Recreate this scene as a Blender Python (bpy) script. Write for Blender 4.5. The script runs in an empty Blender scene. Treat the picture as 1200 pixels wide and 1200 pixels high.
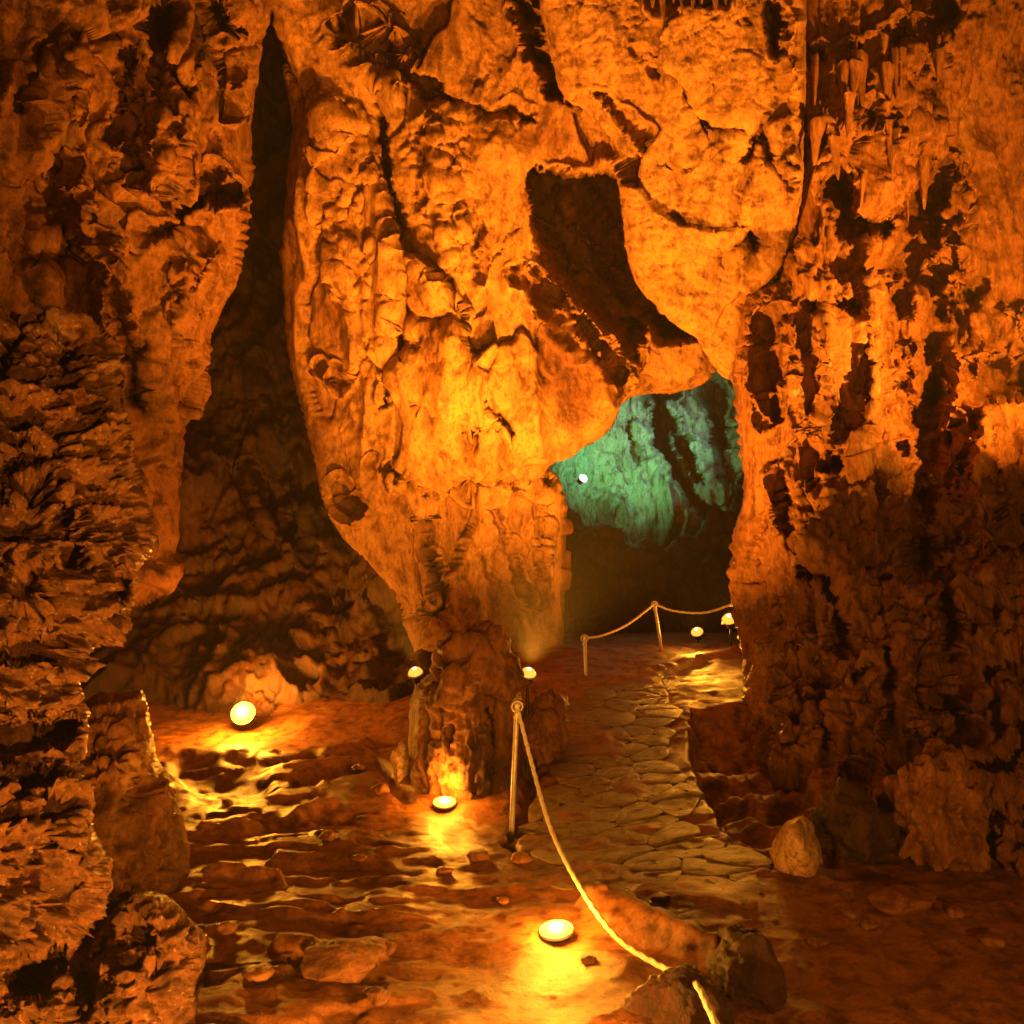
import bpy, bmesh, math, random
import numpy as np
from mathutils import Vector, Matrix, Quaternion

R = math.radians
scene = bpy.context.scene
C = scene.collection

# ------------------------------------------------------------------ camera
CAM_Z, PITCH = 1.65, math.atan(0.06)
cam = bpy.data.cameras.new("camera")
cam.sensor_width, cam.lens = 36.0, 30.0            # 1200 px wide frame = 1000 px focal length
cam.clip_start, cam.clip_end = 0.05, 200
cam_o = bpy.data.objects.new("camera", cam)
cam_o.location = (0, 0, CAM_Z)
cam_o.rotation_euler = (math.pi / 2 + PITCH, 0, 0)
C.objects.link(cam_o)
scene.camera = cam_o

# ------------------------------------------------------------------ world: deep inside a cave, no daylight
world = bpy.data.worlds.new("World")
scene.world = world
world.use_nodes = True
world.node_tree.nodes["Background"].inputs["Color"].default_value = (0.010, 0.003, 0.0008, 1)
world.node_tree.nodes["Background"].inputs["Strength"].default_value = 0.3

scene.view_settings.view_transform = "Standard"
scene.view_settings.look = "None"
scene.view_settings.exposure = 0.3
scene.view_settings.gamma = 1.0
scene.view_settings.use_curve_mapping = False
scene.render.engine = "CYCLES"
scene.cycles.use_denoising = True
scene.cycles.use_adaptive_sampling = True
scene.cycles.adaptive_threshold = 0.01
scene.cycles.max_bounces = 5
scene.cycles.diffuse_bounces = 3
scene.cycles.glossy_bounces = 2
scene.cycles.sample_clamp_indirect = 4.0
scene.cycles.caustics_reflective = False
scene.cycles.caustics_refractive = False

ORANGE = (1.0, 0.36, 0.022)
AMBER = (1.0, 0.335, 0.02)
WARM = (1.0, 0.36, 0.032)
GREEN = (0.15, 0.85, 0.30)
CYAN = (0.40, 0.95, 0.70)

F = np.array([0, math.cos(PITCH), math.sin(PITCH)])
U = np.array([0, -math.sin(PITCH), math.cos(PITCH)])
RT = np.array([1.0, 0, 0])
CO = np.array([0, 0, CAM_Z])


def at(px, py, d):
    """the point seen at photo pixel (px,py), d metres along the view axis"""
    px = np.asarray(px, float); py = np.asarray(py, float); d = np.asarray(d, float)
    xc = (px - 600) / 1000; yc = (600 - py) / 1000
    return CO + d[..., None] * (F + xc[..., None] * RT + yc[..., None] * U)


def to_px(P):
    Q = P - CO
    d = Q @ F
    return 600 + 1000 * (Q @ RT) / d, 600 - 1000 * (Q @ U) / d, d


# ------------------------------------------------------------------ noise
_rng = np.random.RandomState(7)
PERM = np.concatenate([_rng.permutation(256)] * 2).astype(np.int32)
_g = _rng.normal(size=(256, 3)); GRAD = (_g / np.linalg.norm(_g, axis=1)[:, None]).astype(np.float32)
JIT = _rng.rand(256, 3).astype(np.float32)


def _hash(i, j, k):
    return PERM[PERM[PERM[i & 255] + (j & 255)] + (k & 255)]


def perlin(P):
    P = np.asarray(P, np.float32)
    Q = np.floor(P); f = P - Q; I = Q.astype(np.int32)
    w = f * f * f * (f * (f * 6 - 15) + 10)
    out = 0
    for a in (0, 1):
        wx = w[..., 0] if a else 1 - w[..., 0]
        for b in (0, 1):
            wy = w[..., 1] if b else 1 - w[..., 1]
            for c in (0, 1):
                wz = w[..., 2] if c else 1 - w[..., 2]
                g = GRAD[_hash(I[..., 0] + a, I[..., 1] + b, I[..., 2] + c)]
                d = g[..., 0] * (f[..., 0] - a) + g[..., 1] * (f[..., 1] - b) + g[..., 2] * (f[..., 2] - c)
                out = out + wx * wy * wz * d
    return out * 1.5


def fbm(P, o=4, gain=0.5, lac=2.03):
    s, a = 0, 1.0
    for i in range(o):
        s = s + a * perlin(P * (lac ** i) + 17.3 * i); a *= gain
    return s


def ridged(P, o=4, gain=0.5, lac=2.07):
    s, a = 0, 1.0
    for i in range(o):
        n = 1 - np.abs(perlin(P * (lac ** i) + 31.7 * i)) * 1.6
        s = s + a * n * np.abs(n); a *= gain
    return s - 0.9


def worley(P):
    P = np.asarray(P, np.float32)
    I = np.floor(P).astype(np.int32); f = P - I
    f1 = np.full(P.shape[:-1], 9.0, np.float32); f2 = f1.copy()
    for a in (-1, 0, 1):
        for b in (-1, 0, 1):
            for c in (-1, 0, 1):
                h = _hash(I[..., 0] + a, I[..., 1] + b, I[..., 2] + c)
                v = JIT[h] + np.array([a, b, c], np.float32) - f
                d = np.sqrt((v * v).sum(-1))
                f2 = np.minimum(f2, np.maximum(f1, d)); f1 = np.minimum(f1, d)
    return f1, f2


def facets(P, seed=0, warp=0.25):
    """planar broken faces: every cell of a warped cell pattern carries its own tilted plane; also returns the distance to cell borders"""
    P = np.asarray(P, np.float32) + seed * 7.3
    P = P + (warp * np.stack([fbm(P * 1.3 + 5, 3), fbm(P * 1.3 + 25, 3), fbm(P * 1.3 + 45, 3)], -1)).astype(np.float32)
    I = np.floor(P).astype(np.int32); f = P - I
    f1 = np.full(P.shape[:-1], 9.0, np.float32); f2 = f1.copy(); val = np.zeros(P.shape[:-1], np.float32)
    for a in (-1, 0, 1):
        for b in (-1, 0, 1):
            for c in (-1, 0, 1):
                h = _hash(I[..., 0] + a, I[..., 1] + b, I[..., 2] + c)
                v = JIT[h] + np.array([a, b, c], np.float32) - f
                d = np.sqrt((v * v).sum(-1))
                m = d < f1
                pl = (GRAD[(h * 7 + 3) & 255] * v).sum(-1) + (JIT[h][..., 1] - .5) * .6
                f2 = np.where(m, f1, np.minimum(f2, d)); val = np.where(m, pl, val); f1 = np.where(m, d, f1)
    return val, f2 - f1


def sstep(a, b, x):
    t = np.clip((x - a) / (b - a), 0, 1)
    return t * t * (3 - 2 * t)


def S(P, sx, sy=None, sz=None):
    return P * np.array([sx, sx if sy is None else sy, sx if sz is None else sz])


# ------------------------------------------------------------------ 2D helpers
def seg_dist(x, y, a, b):
    vx, vy = b[0] - a[0], b[1] - a[1]
    L = vx * vx + vy * vy + 1e-9
    t = np.clip(((x - a[0]) * vx + (y - a[1]) * vy) / L, 0, 1)
    dx = x - (a[0] + t * vx); dy = y - (a[1] + t * vy)
    return np.sqrt(dx * dx + dy * dy), t, dx, dy


def poly_sdf(x, y, poly):
    """signed distance (negative inside) and the offset from the nearest outline point"""
    best = np.full(x.shape, 1e9); ox = np.zeros(x.shape); oy = np.zeros(x.shape)
    ins = np.zeros(x.shape, bool)
    n = len(poly)
    for i in range(n):
        a, b = poly[i], poly[(i + 1) % n]
        d, t, dx, dy = seg_dist(x, y, a, b)
        m = d < best
        best = np.where(m, d, best); ox = np.where(m, dx, ox); oy = np.where(m, dy, oy)
        if a[1] != b[1]:
            c = ((a[1] > y) != (b[1] > y)) & (x < (b[0] - a[0]) * (y - a[1]) / (b[1] - a[1]) + a[0])
            ins ^= c
    return np.where(ins, -best, best), ox, oy


def smooth_poly(poly, k=2):
    for _ in range(k):
        out = []
        for i in range(len(poly)):
            a, b = np.array(poly[i], float), np.array(poly[(i + 1) % len(poly)], float)
            out += [tuple(a * .8 + b * .2), tuple(a * .2 + b * .8)]
        poly = out
    return poly


def stroke(x, y, pts, hard=0.05, rag=1.0):
    """0..1 mask along a polyline of (x, y, half width)"""
    v = np.zeros(x.shape)
    for a, b in zip(pts[:-1], pts[1:]):
        d, t, _, _ = seg_dist(x, y, a, b)
        w = (a[2] + (b[2] - a[2]) * t) * np.clip(rag, .5, 1.5) * 1.2
        v = np.maximum(v, 1 - sstep(hard, 1.0, d / w))
    return v


def rbf(ctrl):
    """smooth interpolant through (x, y, value)"""
    A = np.array(ctrl, float)
    X = A[:, :2] / 1000.0
    n = len(A)
    D = np.sqrt(((X[:, None] - X[None]) ** 2).sum(-1))
    M = np.zeros((n + 3, n + 3))
    M[:n, :n] = D - 0.0 * np.eye(n)
    M[:n, n] = 1; M[:n, n + 1:] = X; M[n, :n] = 1; M[n + 1:, :n] = X.T
    w = np.linalg.solve(M, np.concatenate([A[:, 2], [0, 0, 0]]))

    def f(x, y):
        x = np.asarray(x, float) / 1000; y = np.asarray(y, float) / 1000
        r = w[n] + w[n + 1] * x + w[n + 2] * y
        for i in range(n):
            r = r + w[i] * np.sqrt((x - X[i, 0]) ** 2 + (y - X[i, 1]) ** 2 + 0.0004)
        return r
    return f


# ------------------------------------------------------------------ objects
def link(name, me, parent=None, mat=None):
    o = bpy.data.objects.new(name, me)
    C.objects.link(o)
    if parent is not None:
        o.parent = parent
    if mat is not None:
        me.materials.append(mat)
    return o


def tag(o, label=None, cat=None, group=None, kind=None):
    if label: o["label"] = label
    if cat: o["category"] = cat
    if group: o["group"] = group
    if kind: o["kind"] = kind
    return o


def empty(name, loc, rz=0):
    o = bpy.data.objects.new(name, None)
    o.empty_display_size = 0.1
    o.location = loc; o.rotation_euler = (0, 0, rz)
    C.objects.link(o)
    return o


def np_mesh(name, V, Q, smooth=True):
    me = bpy.data.meshes.new(name)
    V = np.ascontiguousarray(V, np.float32); Q = np.ascontiguousarray(Q, np.int32)
    k = Q.shape[1]
    me.vertices.add(len(V)); me.vertices.foreach_set("co", V.ravel())
    me.loops.add(Q.size); me.loops.foreach_set("vertex_index", Q.ravel())
    me.polygons.add(len(Q))
    me.polygons.foreach_set("loop_start", np.arange(0, Q.size, k, dtype=np.int32))
    me.polygons.foreach_set("loop_total", np.full(len(Q), k, np.int32))
    me.polygons.foreach_set("use_smooth", np.full(len(Q), smooth, bool))
    me.update(calc_edges=True)
    me.validate()
    return me


def grid_normals(P):
    du = np.gradient(P, axis=1); dv = np.gradient(P, axis=0)
    n = np.cross(dv, du)
    return n / (np.linalg.norm(n, axis=-1, keepdims=True) + 1e-12)


def grid_mesh(name, P, keep, smooth=True):
    h, w = keep.shape
    ok = keep[:-1, :-1] & keep[1:, :-1] & keep[:-1, 1:] & keep[1:, 1:]
    idx = np.arange(h * w).reshape(h, w)
    q = np.stack([idx[:-1, :-1][ok], idx[1:, :-1][ok], idx[1:, 1:][ok], idx[:-1, 1:][ok]], 1)
    used = np.unique(q); remap = np.full(h * w, -1, np.int64); remap[used] = np.arange(len(used))
    return np_mesh(name, P.reshape(-1, 3)[used], remap[q], smooth)


def relief(name, outline, depth, mat, step=2.4, thick=2.0, margin=16, bulge=(40, 0.4), carve=(), hollows=(),
           noise=None, warp=(5, 30), shrink=25, parent=None, smooth_k=1):
    """a rock mass: an outline at its own distance, rounded and carried back by its real thickness,
    cut by clefts (carve) and caves (hollows) and roughened by displacement"""
    outline = smooth_poly(outline, smooth_k)
    xs = [p[0] for p in outline]; ys = [p[1] for p in outline]
    gx = np.arange(min(xs) - margin - step, max(xs) + margin + 2 * step, step)
    gy = np.arange(min(ys) - margin - step, max(ys) + margin + 2 * step, step)
    X, Y = np.meshgrid(gx, gy)
    sd, ox, oy = poly_sdf(X, Y, outline)
    out = np.clip(sd, 0, None)
    t = np.clip(out / margin, 0, 1)
    nn = np.where(sd > 0, 1.0, 0.0) / np.maximum(np.abs(sd), 1e-6)
    k = out + t * shrink
    BX = X - ox * nn * out; BY = Y - oy * nn * out
    PX = X - ox * nn * k; PY = Y - oy * nn * k
    D = depth(X, Y)
    Z2 = np.stack([BX / warp[1], BY / warp[1], np.full(X.shape, len(name) * 1.7)], -1)
    wx = BX + warp[0] * 1.4 * fbm(Z2, 5, .62); wy = BY + warp[0] * 1.4 * fbm(Z2 + 40, 5, .62)
    rag = 1 + 0.9 * fbm(Z2 * .9 + 80, 4, .6); dmod = np.clip(.8 + .9 * fbm(Z2 * .6 + 120, 3), .1, 1.25)
    tin = np.clip(-sd / bulge[0], 0, 1)
    D = D + bulge[1] * (1 - np.sqrt(np.clip(1 - (1 - tin) ** 2, 0, 1)))
    K = np.zeros(X.shape)
    for pts, amount in carve:
        K = K + amount * dmod * stroke(wx, wy, pts, rag=rag)
    for poly, soft, amount in hollows:
        hs, _, _ = poly_sdf(wx, wy, poly)
        K = K + amount * sstep(0, soft(X, Y) if callable(soft) else soft, -hs)
    D = D + K
    D = np.where(sd > 0, depth(PX, PY) + bulge[1] + K, D)
    D = D + thick * t ** 1.2
    P = at(PX, PY, D)
    if noise is not None:
        k5 = np.ones(5) / 5
        Ps = P.copy()
        for ax in (0, 1):
            Ps = sum(np.roll(Ps, j, axis=ax) for j in (-2, -1, 0, 1, 2)) / 5
        N = grid_normals(Ps)
        su = np.linalg.norm(np.gradient(P, axis=1), axis=-1); sv = np.linalg.norm(np.gradient(P, axis=0), axis=-1)
        stretch = np.maximum(su, sv) / (step * D / 1000)
        att = np.clip(2.4 / stretch, 0.0, 1) ** 1.3
        for ax in (0, 1):
            att = np.minimum(np.minimum(att, np.roll(att, 1, axis=ax)), np.roll(att, -1, axis=ax))
        for ax in (0, 1) * 4:
            att = sum(np.roll(att, j, axis=ax) for j in (-2, -1, 0, 1, 2)) / 5
        att = np.maximum(att, .05)
        P = P + N * (noise(P, PX, PY) * att * (1 - 0.5 * t))[..., None]
    me = grid_mesh(name, P, sd < margin)
    return link(name, me, parent, mat)


_ico = {}


def ico(sub):
    if sub not in _ico:
        bm = bmesh.new(); bmesh.ops.create_icosphere(bm, subdivisions=sub, radius=1)
        V = np.array([v.co[:] for v in bm.verts]); T = np.array([[v.index for v in f.verts] for f in bm.faces])
        bm.free(); _ico[sub] = (V, T)
    return _ico[sub]


def boulder(name, loc, size, mat, seed=0, sub=5, rough=0.22, rz=0, facets=7, parent=None, fine=0.05):
    """a lump of rock: a sphere cut by random planes, then roughened"""
    V, T = ico(sub)
    rs = np.random.RandomState(seed)
    N = V.copy(); V = V.copy()
    for _ in range(facets):
        n = rs.normal(size=3); n /= np.linalg.norm(n); c = rs.uniform(0.55, 0.85)
        d = V @ n
        V = V - np.clip(d - c, 0, None)[:, None] * n * 0.85
    V = V + N * (rough * fbm(V * 1.3 + seed, 3))[:, None] + N * (fine * fbm(V * 5 + seed, 4))[:, None]
    V = V * np.array(size)
    c, s = math.cos(rz), math.sin(rz)
    V = V @ np.array([[c, s, 0], [-s, c, 0], [0, 0, 1]])
    o = link(name, np_mesh(name, V, T), parent, mat)
    o.location = loc
    return o


# ------------------------------------------------------------------ materials
def rock_mat(name, dark, mid, pale, scale=1.0, rough=(0.35, 0.75), bump=0.6, bump_d=0.02, streak=(1, 1, 1), speck=0.0, spec=0.5):
    m = bpy.data.materials.new(name); m.use_nodes = True
    nt = m.node_tree; N = nt.nodes; L = nt.links
    b = N["Principled BSDF"]
    tc = N.new("ShaderNodeTexCoord")
    mp = N.new("ShaderNodeMapping"); mp.inputs["Scale"].default_value = tuple(scale * s for s in streak)
    L.new(tc.outputs["Object"], mp.inputs["Vector"])

    def noise(sc, det=8, ro=0.6, dist=0.0):
        n = N.new("ShaderNodeTexNoise"); n.inputs["Scale"].default_value = sc; n.inputs["Detail"].default_value = det
        n.inputs["Roughness"].default_value = ro; n.inputs["Distortion"].default_value = dist
        L.new(mp.outputs["Vector"], n.inputs["Vector"]); return n.outputs["Fac"]

    def ramp(src, stops):
        r = N.new("ShaderNodeValToRGB"); el = r.color_ramp.elements
        while len(el) < len(stops): el.new(0.5)
        for e, (p, c) in zip(el, stops):
            e.position = p; e.color = (*c, 1) if len(c) == 3 else c
        L.new(src, r.inputs["Fac"]); return r.outputs["Color"]
    big = noise(0.9, 9, 0.62, 0.6)
    col = ramp(big, [(0.33, dark), (0.47, mid), (0.60, mid), (0.74, pale)])
    fine = noise(7.0, 8, 0.7, 0.3)
    veins = ramp(fine, [(0.36, (0.30, 0.21, 0.17)), (0.52, (0.95, 0.95, 0.95)), (0.60, (1, 1, 1)), (0.72, (1.35, 1.3, 1.2))])
    mx = N.new("ShaderNodeMix"); mx.data_type = "RGBA"; mx.blend_type = "MULTIPLY"; mx.inputs[0].default_value = 1.0
    L.new(col, mx.inputs[6]); L.new(veins, mx.inputs[7])
    last = mx.outputs[2]
    grain = ramp(noise(26, 7, 0.75), [(0.36, (0.42, 0.34, 0.30)), (0.52, (1, 1, 1)), (0.60, (1, 1, 1)), (0.72, (1.3, 1.3, 1.3))])
    mg = N.new("ShaderNodeMix"); mg.data_type = "RGBA"; mg.blend_type = "MULTIPLY"; mg.inputs[0].default_value = 0.8
    L.new(last, mg.inputs[6]); L.new(grain, mg.inputs[7]); last = mg.outputs[2]
    if speck:
        sp = noise(22, 4, 0.6)
        msk = ramp(sp, [(0.60, (0, 0, 0)), (0.70, (1, 1, 1))])
        mul = N.new("ShaderNodeMath"); mul.operation = "MULTIPLY"; mul.inputs[1].default_value = speck
        L.new(msk, mul.inputs[0])
        m2 = N.new("ShaderNodeMix"); m2.data_type = "RGBA"
        L.new(mul.outputs[0], m2.inputs[0]); L.new(last, m2.inputs[6]); m2.inputs[7].default_value = (0.62, 0.45, 0.32, 1)
        last = m2.outputs[2]
    L.new(last, b.inputs["Base Color"])
    rr = N.new("ShaderNodeMapRange"); rr.inputs["From Min"].default_value = 0.35; rr.inputs["From Max"].default_value = 0.65
    rr.inputs["To Min"].default_value = rough[0]; rr.inputs["To Max"].default_value = rough[1]
    L.new(noise(2.3, 5, 0.6), rr.inputs["Value"]); L.new(rr.outputs[0], b.inputs["Roughness"])
    b.inputs["Specular IOR Level"].default_value = spec
    n1 = noise(15, 12, 0.74, 0.2)
    n2 = noise(64, 6, 0.75)
    ad = N.new("ShaderNodeMath"); ad.operation = "MULTIPLY_ADD"; ad.inputs[1].default_value = 0.55
    L.new(n2, ad.inputs[0]); L.new(n1, ad.inputs[2])
    bp = N.new("ShaderNodeBump"); bp.inputs["Strength"].default_value = bump; bp.inputs["Distance"].default_value = bump_d
    L.new(ad.outputs[0], bp.inputs["Height"]); L.new(bp.outputs["Normal"], b.inputs["Normal"])
    return m


def plain_mat(name, col, rough=0.5, metal=0.0, emit=None, strength=0):
    m = bpy.data.materials.new(name); m.use_nodes = True
    nt = m.node_tree; b = nt.nodes["Principled BSDF"]
    b.inputs["Roughness"].default_value = rough; b.inputs["Metallic"].default_value = metal
    n = nt.nodes.new("ShaderNodeTexNoise"); n.inputs["Scale"].default_value = 30; n.inputs["Detail"].default_value = 5
    tc = nt.nodes.new("ShaderNodeTexCoord"); nt.links.new(tc.outputs["Object"], n.inputs["Vector"])
    r = nt.nodes.new("ShaderNodeValToRGB")
    r.color_ramp.elements[0].position = 0.3; r.color_ramp.elements[1].position = 0.7
    r.color_ramp.elements[0].color = (*[c * 0.65 for c in col], 1); r.color_ramp.elements[1].color = (*col, 1)
    nt.links.new(n.outputs["Fac"], r.inputs["Fac"]); nt.links.new(r.outputs["Color"], b.inputs["Base Color"])
    if emit:
        b.inputs["Emission Color"].default_value = (*emit, 1); b.inputs["Emission Strength"].default_value = strength
    return m


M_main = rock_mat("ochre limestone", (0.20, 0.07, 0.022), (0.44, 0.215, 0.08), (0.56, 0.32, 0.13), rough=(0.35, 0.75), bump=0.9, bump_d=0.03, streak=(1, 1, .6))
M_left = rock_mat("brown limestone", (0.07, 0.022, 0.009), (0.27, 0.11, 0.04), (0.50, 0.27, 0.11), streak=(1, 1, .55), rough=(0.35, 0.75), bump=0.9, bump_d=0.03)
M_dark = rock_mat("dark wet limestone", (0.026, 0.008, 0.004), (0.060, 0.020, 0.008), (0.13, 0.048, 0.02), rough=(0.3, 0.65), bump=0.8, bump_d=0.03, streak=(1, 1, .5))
M_fore = rock_mat("crusted calcite rock", (0.08, 0.027, 0.012), (0.27, 0.115, 0.05), (0.56, 0.33, 0.18), scale=2.4, rough=(0.16, 0.55), bump=0.9, bump_d=0.022, speck=0.6)
M_flow = rock_mat("flowstone", (0.11, 0.036, 0.014), (0.31, 0.125, 0.045), (0.50, 0.26, 0.11), scale=1.2, streak=(1.6, 1.6, .45), rough=(0.22, 0.65), bump=0.9, bump_d=0.025, speck=0.3)
M_far = rock_mat("pale calcite", (0.16, 0.14, 0.10), (0.48, 0.44, 0.34), (0.72, 0.68, 0.58), streak=(1, 1, .4), rough=(0.3, 0.6), bump=0.7, bump_d=0.05)
M_floor = rock_mat("wet mud floor", (0.16, 0.055, 0.018), (0.28, 0.115, 0.04), (0.40, 0.19, 0.07), rough=(0.28, 0.6), bump=0.6, bump_d=0.014, scale=1.5)
M_path = rock_mat("worn paving", (0.12, 0.064, 0.02), (0.24, 0.145, 0.046), (0.36, 0.225, 0.08), rough=(0.26, 0.5), bump=1.0, bump_d=0.014, scale=1.6, streak=(1, 2.6, 1), speck=.15)
M_stone = rock_mat("pale stone", (0.30, 0.18, 0.09), (0.50, 0.31, 0.16), (0.62, 0.42, 0.24), scale=4, rough=(0.4, 0.7), bump=0.6, bump_d=0.008)
M_metal = plain_mat("galvanised steel", (0.62, 0.58, 0.56), 0.5, 0.35)
M_black = plain_mat("black enamel", (0.03, 0.028, 0.026), 0.45, 0.3)
M_rope = plain_mat("white rope", (0.88, 0.84, 0.80), 0.7)
M_lens = plain_mat("lit amber lens", (0.8, 0.6, 0.3), 0.2, 0, (1.0, 0.42, 0.05), 1.25)
M_core = plain_mat("white hot bulb glass", (0.8, 0.7, 0.5), 0.2, 0, (1.0, 0.70, 0.28), 6.0)
M_lensg = plain_mat("lit white lens", (0.8, 0.9, 0.8), 0.2, 0, (0.75, 1.0, 0.85), 2.0)


# ------------------------------------------------------------------ rock textures (metres of displacement)
def n_main(P, px, py):
    a, ea = facets(S(P, .6, .6, .34), 1, .35)
    b, eb = facets(S(P, 1.9, 1.9, .9), 2, .3)
    c, ec = facets(S(P, 6.5, 6.5, 3.0), 3, .3)
    r = sstep(840, 560, px)                       # the slab on the right is plainer
    q = S(P, 1.9, 1.9, 1.0) @ np.array([[.6, 0, .8], [0, 1, 0], [-2.4, 0, 1.8]])
    q = q + .25 * np.stack([fbm(P * 3, 2)] * 3, -1)
    pat = sstep(-.1, .25, fbm(P * .9 + 70, 3))    # only some places are broken up
    return (0.40 * a + (0.016 + .012 * r) * b + (0.005 + .010 * pat) * c - 0.08 * sstep(.04, 0, ea) - (.005 + .012 * pat) * sstep(.04, 0, eb)
            + 0.12 * fbm(S(P, .8, .8, .35), 2) + .15 * ridged(S(P, 1.0, 1.0, .2) + 6, 2) + .022 * r * pat * ridged(S(P, 3.0, 3.0, 1.0), 4) + (.006 + .012 * pat) * fbm(P * 9, 3)
            - .045 * (1 - r) * sstep(.035, 0, np.abs(perlin(q + 3))) - .03 * (1 - r) * sstep(.05, 0, np.abs(perlin(q * 2.3 + 13))))


def n_left(P, px, py):
    a, ea = facets(S(P, .9, .9, .45), 4, .35)
    b, eb = facets(S(P, 2.6, 2.6, 1.3), 5, .35)
    c, ec = facets(S(P, 6.5, 6.5, 3.5), 6, .3)
    return (0.38 * a + .11 * b + .02 * c - .08 * sstep(.05, 0, ea) - .02 * sstep(.06, 0, eb) + .14 * ridged(S(P, 1.3, 1.3, .2) + 5, 2) + 0.06 * ridged(S(P, 3.4, 3.4, .6) + 5, 3)
            + 0.018 * fbm(P * 9, 4))


def n_dark(P, px, py):
    b, eb = facets(S(P, 1.6, 1.6, .8), 7, .4)
    return 0.25 * fbm(S(P, .7, .7, .4), 3) + 0.13 * b + .14 * ridged(S(P, 1.8, 1.8, .6) + 2, 4) + 0.03 * fbm(P * 6, 3)


def n_fore(P, px, py):
    b, eb = facets(S(P, 3.0, 3.0, 5.0), 8, .4)
    c, ec = facets(S(P, 8, 8, 13), 18, .4)
    f1, f2 = worley(S(P, 12, 12, 17) + .45 * np.stack([fbm(P * 7, 3)] * 3, -1))
    h1, h2 = worley(S(P, 30, 30, 40))
    pit = sstep(.12, .45, fbm(S(P, 5, 5, 8) + 60, 4))
    return (0.15 * fbm(P * 1.6, 2) + .09 * b + .02 * c - .02 * sstep(.07, 0, eb) + 0.06 * ridged(S(P, 3.0, 3.0, 6.5), 2) + 0.07 * (0.6 - f1) + .026 * (.6 - h1)
            - .16 * pit - .06 * sstep(.1, .4, fbm(S(P, 13, 13, 18) + 90, 3)) + 0.014 * fbm(P * 26, 4))


def n_flow(P, px, py):
    f1, f2 = worley(S(P, 6.5, 6.5, 3.2) + .5 * np.stack([fbm(P * 4, 2)] * 3, -1))
    h1, h2 = worley(S(P, 16, 16, 9))
    b, eb = facets(S(P, 1.8, 1.8, .7), 9, .35)
    lo = sstep(470, 620, py); far = sstep(1080, 1130, px) * sstep(480, 400, py)
    pit = sstep(.15, .5, fbm(S(P, 3.6, 3.6, 1.6) + 66, 4))
    return (1 - .25 * far) * (0.18 * fbm(P * 0.8, 2) + .12 * b + .20 * ridged(S(P, 1.5, 1.5, .25) + 9, 2) + .10 * ridged(S(P, 3.4, 3.4, .6), 3)
            + (0.06 + 0.05 * lo) * (0.6 - f1) + (.03 + .035 * lo) * (.6 - h1) - (.02 + .09 * lo) * pit
            + 0.035 * ridged(S(P, 9, 9, 2.2), 3) + 0.014 * fbm(P * 22, 3))


def n_far(P, px, py):
    f1, f2 = worley(S(P, 1.6, 1.6, .8))
    h1, h2 = worley(S(P, 4, 4, 2))
    return 0.5 * fbm(P * 0.4, 3) + 0.3 * ridged(S(P, 1.6, 1.6, .35), 4) + 0.2 * (0.6 - f1) + .12 * (.6 - h1)


def n_stump(P, px, py):
    return 0.05 * fbm(P * 2.5, 2) + 0.04 * ridged(S(P, 7, 7, .9), 3) + 0.018 * fbm(P * 15, 4)


# ------------------------------------------------------------------ the cave
# hull that closes the chamber behind, above and around everything
V, T = ico(6)
hull = V * np.array([13.5, 19.0, 7.5]) + np.array([0.5, 12.0, 4.2])
Nrm = V / np.linalg.norm(V, axis=1)[:, None]
hull = hull - Nrm * (1.0 * fbm(hull * 0.25, 3) + 0.5 * ridged(hull * 0.5, 3))[:, None]
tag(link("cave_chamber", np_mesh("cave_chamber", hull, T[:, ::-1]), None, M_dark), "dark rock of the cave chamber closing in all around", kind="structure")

# far chamber, lit green
far_d = rbf([(500, 300, 21), (1050, 300, 20), (500, 800, 21), (1050, 800, 20), (720, 520, 19.5), (850, 480, 21), (800, 560, 18.5), (650, 560, 18)])
tag(relief("far_chamber_wall", [(540, 300), (1000, 300), (1000, 800), (540, 800)], far_d, M_far, step=2.2, thick=2, noise=n_far,
           carve=[([(775, 440, 14), (775, 505, 12), (792, 555, 12), (830, 600, 10)], 3.0), ([(835, 450, 12), (850, 560, 14)], 2.4), ([(735, 470, 7), (745, 540, 5)], .6), ([(800, 520, 8), (820, 560, 8)], 2.0)]),
    kind="structure")
bank_d = rbf([(640, 560, 15.2), (900, 560, 15.2), (640, 760, 12.0), (900, 760, 12.0)])
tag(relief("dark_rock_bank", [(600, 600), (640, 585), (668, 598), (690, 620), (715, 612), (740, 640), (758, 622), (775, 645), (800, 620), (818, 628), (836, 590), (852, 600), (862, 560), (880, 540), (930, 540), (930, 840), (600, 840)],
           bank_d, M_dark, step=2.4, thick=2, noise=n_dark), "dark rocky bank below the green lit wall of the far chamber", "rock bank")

# left wall and the dark slope behind the cleft
slope_d = rbf([(330, -150, 12.5), (330, 300, 12.5), (180, 500, 11.0), (400, 500, 11.5), (300, 600, 11.2), (450, 680, 10.2), (250, 720, 9.9),
               (420, 760, 9.2), (285, 800, 8.7), (285, 850, 8.35), (150, 850, 8.6), (450, 860, 8.0), (300, 900, 8.15), (100, 600, 10.5)])
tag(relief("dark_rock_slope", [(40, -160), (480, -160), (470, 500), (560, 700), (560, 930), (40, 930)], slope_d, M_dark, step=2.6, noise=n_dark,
           carve=[([(290, 560, 10), (330, 640, 8)], -0.35), ([(300, 430, 8), (310, 500, 6)], -0.35), ([(330, 560, 10), (380, 640, 8)], -.3)]), kind="structure")

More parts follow.
